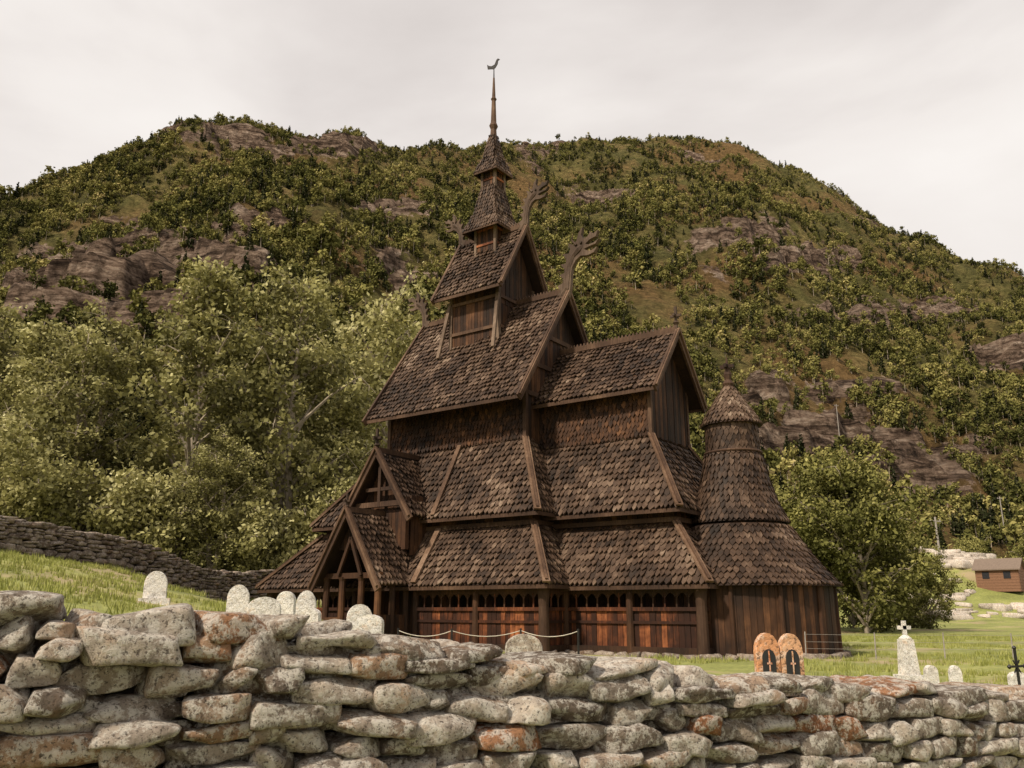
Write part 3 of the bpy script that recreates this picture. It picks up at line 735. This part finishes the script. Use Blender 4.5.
# apse
CU=10.94
def cone(prof,row,w,lift=.05):
    R=np.array(prof,float); seg=np.hypot(np.diff(R[:,0]),np.diff(R[:,1])); cum=np.concatenate([[0],np.cumsum(seg)]); T_=cum[-1]
    pr=lambda h:(float(np.interp(h,cum,R[:,0])),float(np.interp(h,cum,R[:,1])))
    def Pn(th,h,o):
        r0,z0=pr(h); r1,z1=pr(min(h+.1,T_)); r2,z2=pr(max(h-.1,0)); tr_,tz=r1-r2,z1-z2; l=math.hypot(tr_,tz) or 1
        nr,nz=tz/l,-tr_/l
        rr=r0+nr*o; return L(CU+rr*math.cos(th),rr*math.sin(th),z0+nz*o)
    h=0;i=0
    while h<T_-.05:
        r0,_=pr(h); n=max(8,int(2*math.pi*r0/w)); dt=2*math.pi/n; h1=min(h+row*1.55,T_)
        for k in range(n):
            t0=-(k+(.5 if i%2 else 0))*dt+random.uniform(-.1,.1)*dt; t1=t0-dt*.95; tm=(t0+t1)/2; j=random.uniform(-.035,.025); lf=lift*random.uniform(.6,1.4)
            hs=min(h+.11+j,T_)
            q=[Pn(t0,hs,lf),Pn(tm,h+j-.02,lf),Pn(t1,hs,lf),Pn(t1,h1,.005),Pn(t0,h1,.005)]
            nn=(Pn(tm,h,1)-Pn(tm,h,0))
            shM.add([*q,q[0]-nn*.05,q[1]-nn*.05,q[2]-nn*.05],[(4,3,2,1,0),(0,1,6,5),(1,2,7,6)],min(1,max(0,random.gauss(.44,.24))))
        h+=row;i+=1
    n=48; vs=[];fs=[]
    for q,(r0,z0) in enumerate(prof):
        for k in range(n): vs.append(L(CU+(r0-.01)*math.cos(k*2*math.pi/n),(r0-.01)*math.sin(k*2*math.pi/n),z0))
    for q in range(len(prof)-1):
        for k in range(n): fs.append((q*n+k,q*n+(k+1)%n,(q+1)*n+(k+1)%n,(q+1)*n+k))
    vs.append(L(CU,0,prof[0][1]+.02)); fs+= [(k,(k+1)%n,len(vs)-1) for k in range(n)]
    subM.add(vs,fs,.2)
def cylp(r_,z0,z1,w=.2,mb=waM):
    n=int(2*math.pi*r_/w)
    for k in range(n):
        t0=-k*2*math.pi/n; t1=t0-2*math.pi/n*.95
        o=random.uniform(0,.02)
        P=lambda t,z,q:L(CU+(r_+q)*math.cos(t),(r_+q)*math.sin(t),z)
        box8(mb,[P(t0,z0,-.06),P(t1,z0,-.06),P(t1,z0,o),P(t0,z0,o),P(t0,z1,-.06),P(t1,z1,-.06),P(t1,z1,o),P(t0,z1,o)])
cone([(3.26,.72),(2.75,1.28),(2.25,1.95),(1.72,2.8)],.24,.19,.065)
cone([(1.74,2.88),(1.42,3.55),(1.2,4.3),(1.0,5.35)],.23,.17,.06)
cone([(.93,5.35),(.92,6.5)],.2,.16,.035)
cone([(1.08,6.42),(.86,6.85),(.5,7.4),(.14,7.98)],.19,.15)
tube(trM,[L(CU+1.0*math.cos(a),1.0*math.sin(a),5.42) for a in np.linspace(0,2*math.pi,33)],[.05]*33,6,.3,0,False)
cylp(2.98,-1.4,.8); cylp(1.5,2.4,3.0)
tube(trM,[L(CU,0,z) for z in (7.9,8.05,8.2,8.4,8.6,8.8,9.1)],[.16,.22,.12,.16,.09,.06,.02],8,.1)
for a in (0,math.pi/2):
    beam(waM,L(CU-.26*math.cos(a),-.26*math.sin(a),8.72),L(CU+.26*math.cos(a),.26*math.sin(a),8.72),.1,.14,var=.4)
for k in range(9):
    t=-math.pi*.55+k*math.pi/8*1.3; tube(waM,[L(CU+3.0*math.cos(t),3.0*math.sin(t),-1.4),L(CU+3.0*math.cos(t),3.0*math.sin(t),.75)],[.09,.08],8,.6)
fd=MB()
def fstones(path):
    for (a,b_) in zip(path[:-1],path[1:]):
        A=L(a[0],a[1],0);B=L(b_[0],b_[1],0);ln=(B-A).length;d=(B-A)/ln;n=d.cross(Vector((0,0,1)));x=0
        while x<ln:
            w_=random.uniform(.35,.75); c=A+d*(x+w_/2)+n*.05+Vector((0,0,-1.58))
            stone(fd,c[:],[d[:],n[:],(0,0,1)],(w_/2,.27,.24),3); x+=w_
fstones([(-8.2,4.75),(5.85,4.75),(5.85,3.4),(10.9,3.4),(11.2,3.0)])
fstones([(CU+3.02*math.cos(t),3.02*math.sin(t)) for t in np.linspace(1.45,-1.5,14)])
fstones([(-3.1,6.5),(0,6.5),(0,4.8)])
fd.obj('foundation_stones',M_st2,ch,True)
shM.obj('roof_shingles',M_sh,ch); subM.obj('roof_boarding',M_wall,ch); trM.obj('barge_and_hip_boards',M_trim,ch)
shW.obj('wall_shingles',M_wall,ch); waM.obj('stave_walls',M_wall,ch); orM.obj('gallery_planks',M_or,ch); caM.obj('carved_dragons_and_posts',M_car,ch)

# ------------------------------------------------------------------ gravestones etc.
def gravestone(x,y,zt,wd,mat,rot=0,thk=.12,round_=.5,plaque=False,lean=0,name='gravestone'):
    e=MB(); zb=gh(x,y)-.1; H=zt-zb; hw=wd/2
    pr=[(-hw*1.02,0),(-hw,H-hw*round_*2)]
    for k in range(1,10):
        a=math.pi-math.pi*k/10; pr.append((hw*math.cos(a),H-hw*round_*2+hw*round_*2*math.sin(a)))
    pr+=[(hw,H-hw*round_*2),(hw*1.02,0)]
    n=len(pr); b1=.025
    vs=[(a*.95,-thk/2,c) for a,c in pr]+[(a,-thk/2+b1,c) for a,c in pr]+[(a,thk/2,c) for a,c in pr]
    fs=[tuple(range(n))]+[(i,n+i,n+i+1,i+1) for i in range(n-1)]+[(n+i,2*n+i,2*n+i+1,n+i+1) for i in range(n-1)]+[tuple(range(3*n-1,2*n-1,-1))]
    e.add(vs,fs,random.random())
    bw=hw*1.35
    box8(e,[(-bw,-thk,-.1),(bw,-thk,-.1),(bw,thk,-.1),(-bw,thk,-.1),(-bw,-thk,.22),(bw,-thk,.22),(bw,thk,.22),(-bw,thk,.22)],.3)
    if plaque:
        q=[(-hw*.55,H*.3),(hw*.55,H*.3),(hw*.55,H*.72)]+[(hw*.55*math.cos(a),H*.72+hw*.7*math.sin(a)) for a in np.linspace(.3,2.84,7)]+[(-hw*.55,H*.72)]
        m_=len(q); e.add([(a,-thk/2-.012,c) for a,c in q]+[(a,-thk/2+.005,c) for a,c in q],[tuple(range(m_))]+[(i,(i+1)%m_,m_+(i+1)%m_,m_+i) for i in range(m_)],.5,1)
        beam(e,(-hw*.2,-thk/2-.02,H*.66),(hw*.2,-thk/2-.02,H*.66),.015,.025,mi=0); beam(e,(0,-thk/2-.02,H*.5),(0,-thk/2-.02,H*.8),.025,.015,mi=0)
    ob=e.obj(name,[mat,M_plaque]); ob.location=(x,y,zb); ob.rotation_euler=(lean,0,rot)
    return ob
gravestone(-8.25,20,.86,.5,M_grv,.3,round_=.6)
gravestone(-6.0,19,.52,.47,M_grv,.2,round_=.6,lean=-.05)
gravestone(-4.56,16,.22,.6,M_grv,.2,round_=.35)
gravestone(-4.95,19,.38,.42,M_grv,-.1,round_=.5)
gravestone(-4.74,20,.42,.46,M_grv,.1,round_=.8)
gravestone(-3.15,18,.1,.52,M_grv,.2,round_=.5)
gravestone(-3.6,15.5,.02,.4,M_grv,-.2,round_=.3)
gravestone(-2.2,13.5,-.08,.42,M_grv,.0,round_=.3,thk=.2)
gravestone(.16,12,-.33,.5,M_st,.05,round_=.35,thk=.22)
gravestone(3.76,13,-.34,.36,M_grv2,.1,round_=.75,plaque=True)
gravestone(4.12,13.05,-.35,.36,M_grv2,.1,round_=.75,plaque=True)
gravestone(6.95,14.7,-.9,.2,M_grv,.1,round_=.6); gravestone(7.4,14.8,-.91,.18,M_grv,0,round_=.8)
gravestone(7.75,13.6,-.93,.26,M_grv,.1,round_=.3)
e=MB(); x,y=7.62,17; zb=gh(x,y)
beam(e,(0,0,-.1),(0,0,.3),.46,.4,up=(0,1,0)); beam(e,(0,0,.3),(0,0,.95),.3,.3,up=(0,1,0),taper=.75)
tube(e,[(0,0,.9),(0,0,.97),(0,0,1.03)],[.1,.13,.05],8,.5)
beam(e,(0,0,.98),(0,0,1.3),.07,.07,up=(0,1,0)); beam(e,(-.12,0,1.17),(.12,0,1.17),.07,.07)
ob=e.obj('cross_monument',M_grv); ob.location=(x,y,zb)
e=MB()
beam(e,(0,0,-.2),(0,0,1.02),.028,.028,up=(0,1,0)); beam(e,(-.17,0,.78),(.17,0,.78),.028,.028)
for p in ((0,0,1.02),(-.17,0,.78),(.17,0,.78)): tube(e,[(p[0],p[1],p[2]-.03),p,(p[0],p[1],p[2]+.03)],[.01,.032,.01],8)
beam(e,(-.07,0,.7),(.07,0,.86),.014,.014); beam(e,(.07,0,.7),(-.07,0,.86),.014,.014)
ob=e.obj('iron_grave_cross',M_iron); ob.location=(6.85,12,gh(6.85,12)); ob.rotation_euler=(0,0,.5)
e=MB(); pp=[(-2.6,20),(-1.35,19.6),(.2,19.8),(1.45,19.2)]
tops=[]
for (x,y) in pp:
    z=gh(x,y); tube(e,[(x,y,z-.1),(x,y,-.42)],[.03,.025],6,.3,1); tops.append(Vector((x,y,-.47)))
for a,b_ in zip(tops[:-1],tops[1:]):
    tube(e,[a.lerp(b_,t)-Vector((0,0,.5*t*(1-t))) for t in np.linspace(0,1,9)],[.009]*9,5,.5,0,False)
e.obj('rope_fence',[M_rope,M_iron])
e=MB(); P0=None
for i in range(16):
    x=9+i*2.2; y=27+i*.15; z=gh(x,y); tube(e,[(x,y,z-.1),(x+.03,y,z+.8)],[.022,.018],6,.4); 
    if P0:
        for h in (.3,.5,.72): beam(e,(P0[0],P0[1],P0[2]+h),(x,y,z+h),.008,.008)
    P0=(x,y,z)
e.obj('wire_fence',M_pole)
# cabin
e=MB(); 
hw,hd,hh=2.1,1.7,1.3
for (a,b_) in (((-hw,-hd),(hw,-hd)),((hw,-hd),(hw,hd)),((hw,hd),(-hw,hd)),((-hw,hd),(-hw,-hd))):
    n=8
    for k in range(n):
        z0=-1.2+k*(hh+1.2)/n; z1=z0+(hh+1.2)/n-.02
        beam(e,(a[0],a[1],(z0+z1)/2),(b_[0],b_[1],(z0+z1)/2),.12,z1-z0,mi=0)
for s in (-1,1): e.add([(s*hw,-hd,hh),(s*hw,hd,hh),(s*hw,0,hh+1.0)],[(0,1,2)],.5,0)
for s in (-1,1):
    q=[Vector((-hw-.3,s*(hd+.35),hh-.2)),Vector((hw+.3,s*(hd+.35),hh-.2)),Vector((hw+.3,0,hh+1.05)),Vector((-hw-.3,0,hh+1.05))]
    box8(e,q+[p+Vector((0,0,.12)) for p in q],.5,1)
for x in (-1.1,1.0): 
    box8(e,[(x-.35,-hd-.1,.2),(x+.35,-hd-.1,.2),(x+.35,-hd,.2),(x-.35,-hd,.2),(x-.35,-hd-.1,.95),(x+.35,-hd-.1,.95),(x+.35,-hd,.95),(x-.35,-hd,.95)],.5,2)
ob=e.obj('log_cabin',[M_red,M_croof,M_glass]); ob.location=(55,97,gh(55,97)+.7); ob.rotation_euler=(0,0,-.7)
e=MB()
for i in range(420):
    x=random.uniform(38,72); y=random.uniform(82,112)
    if gh(x,y)<-1.1 or (abs(x-55)<4 and abs(y-97)<5) or (51<x<58 and y<96 and random.random()<.6): continue
    if noise.noise(Vector((x*.2,y*.2,8)))<-.1: continue
    s=random.uniform(.25,.75)*random.choice([1,1,1.5]); yaw=random.uniform(0,3)
    stone(e,(x,y,gh(x,y)+.05),[(math.cos(yaw),math.sin(yaw),0),(-math.sin(yaw),math.cos(yaw),0),(0,0,1)],(s*1.6,s,s*.6),3,random.uniform(.1,.8))
e.obj('boulders',M_st,smooth=True)
def pole(x,y,z,h,name='utility_pole'):
    e=MB(); tube(e,[(0,0,-1),(0,0,h)],[.16,.11],8); beam(e,(-.9,0,h-.5),(.9,0,h-.5),.12,.14)
    for q in (-.75,0,.75): tube(e,[(q,0,h-.43),(q,0,h-.2)],[.06,.04],6)
    ob=e.obj(name,M_pole); ob.location=(x,y,z); ob.rotation_euler=(0,0,.4)
pole(53,106,gh(53,106),5); 
for (x,y,h) in ((116,200,11),(104,262,16)):
    pole(x,y,mtn(x,y)[0],h)
print('done')
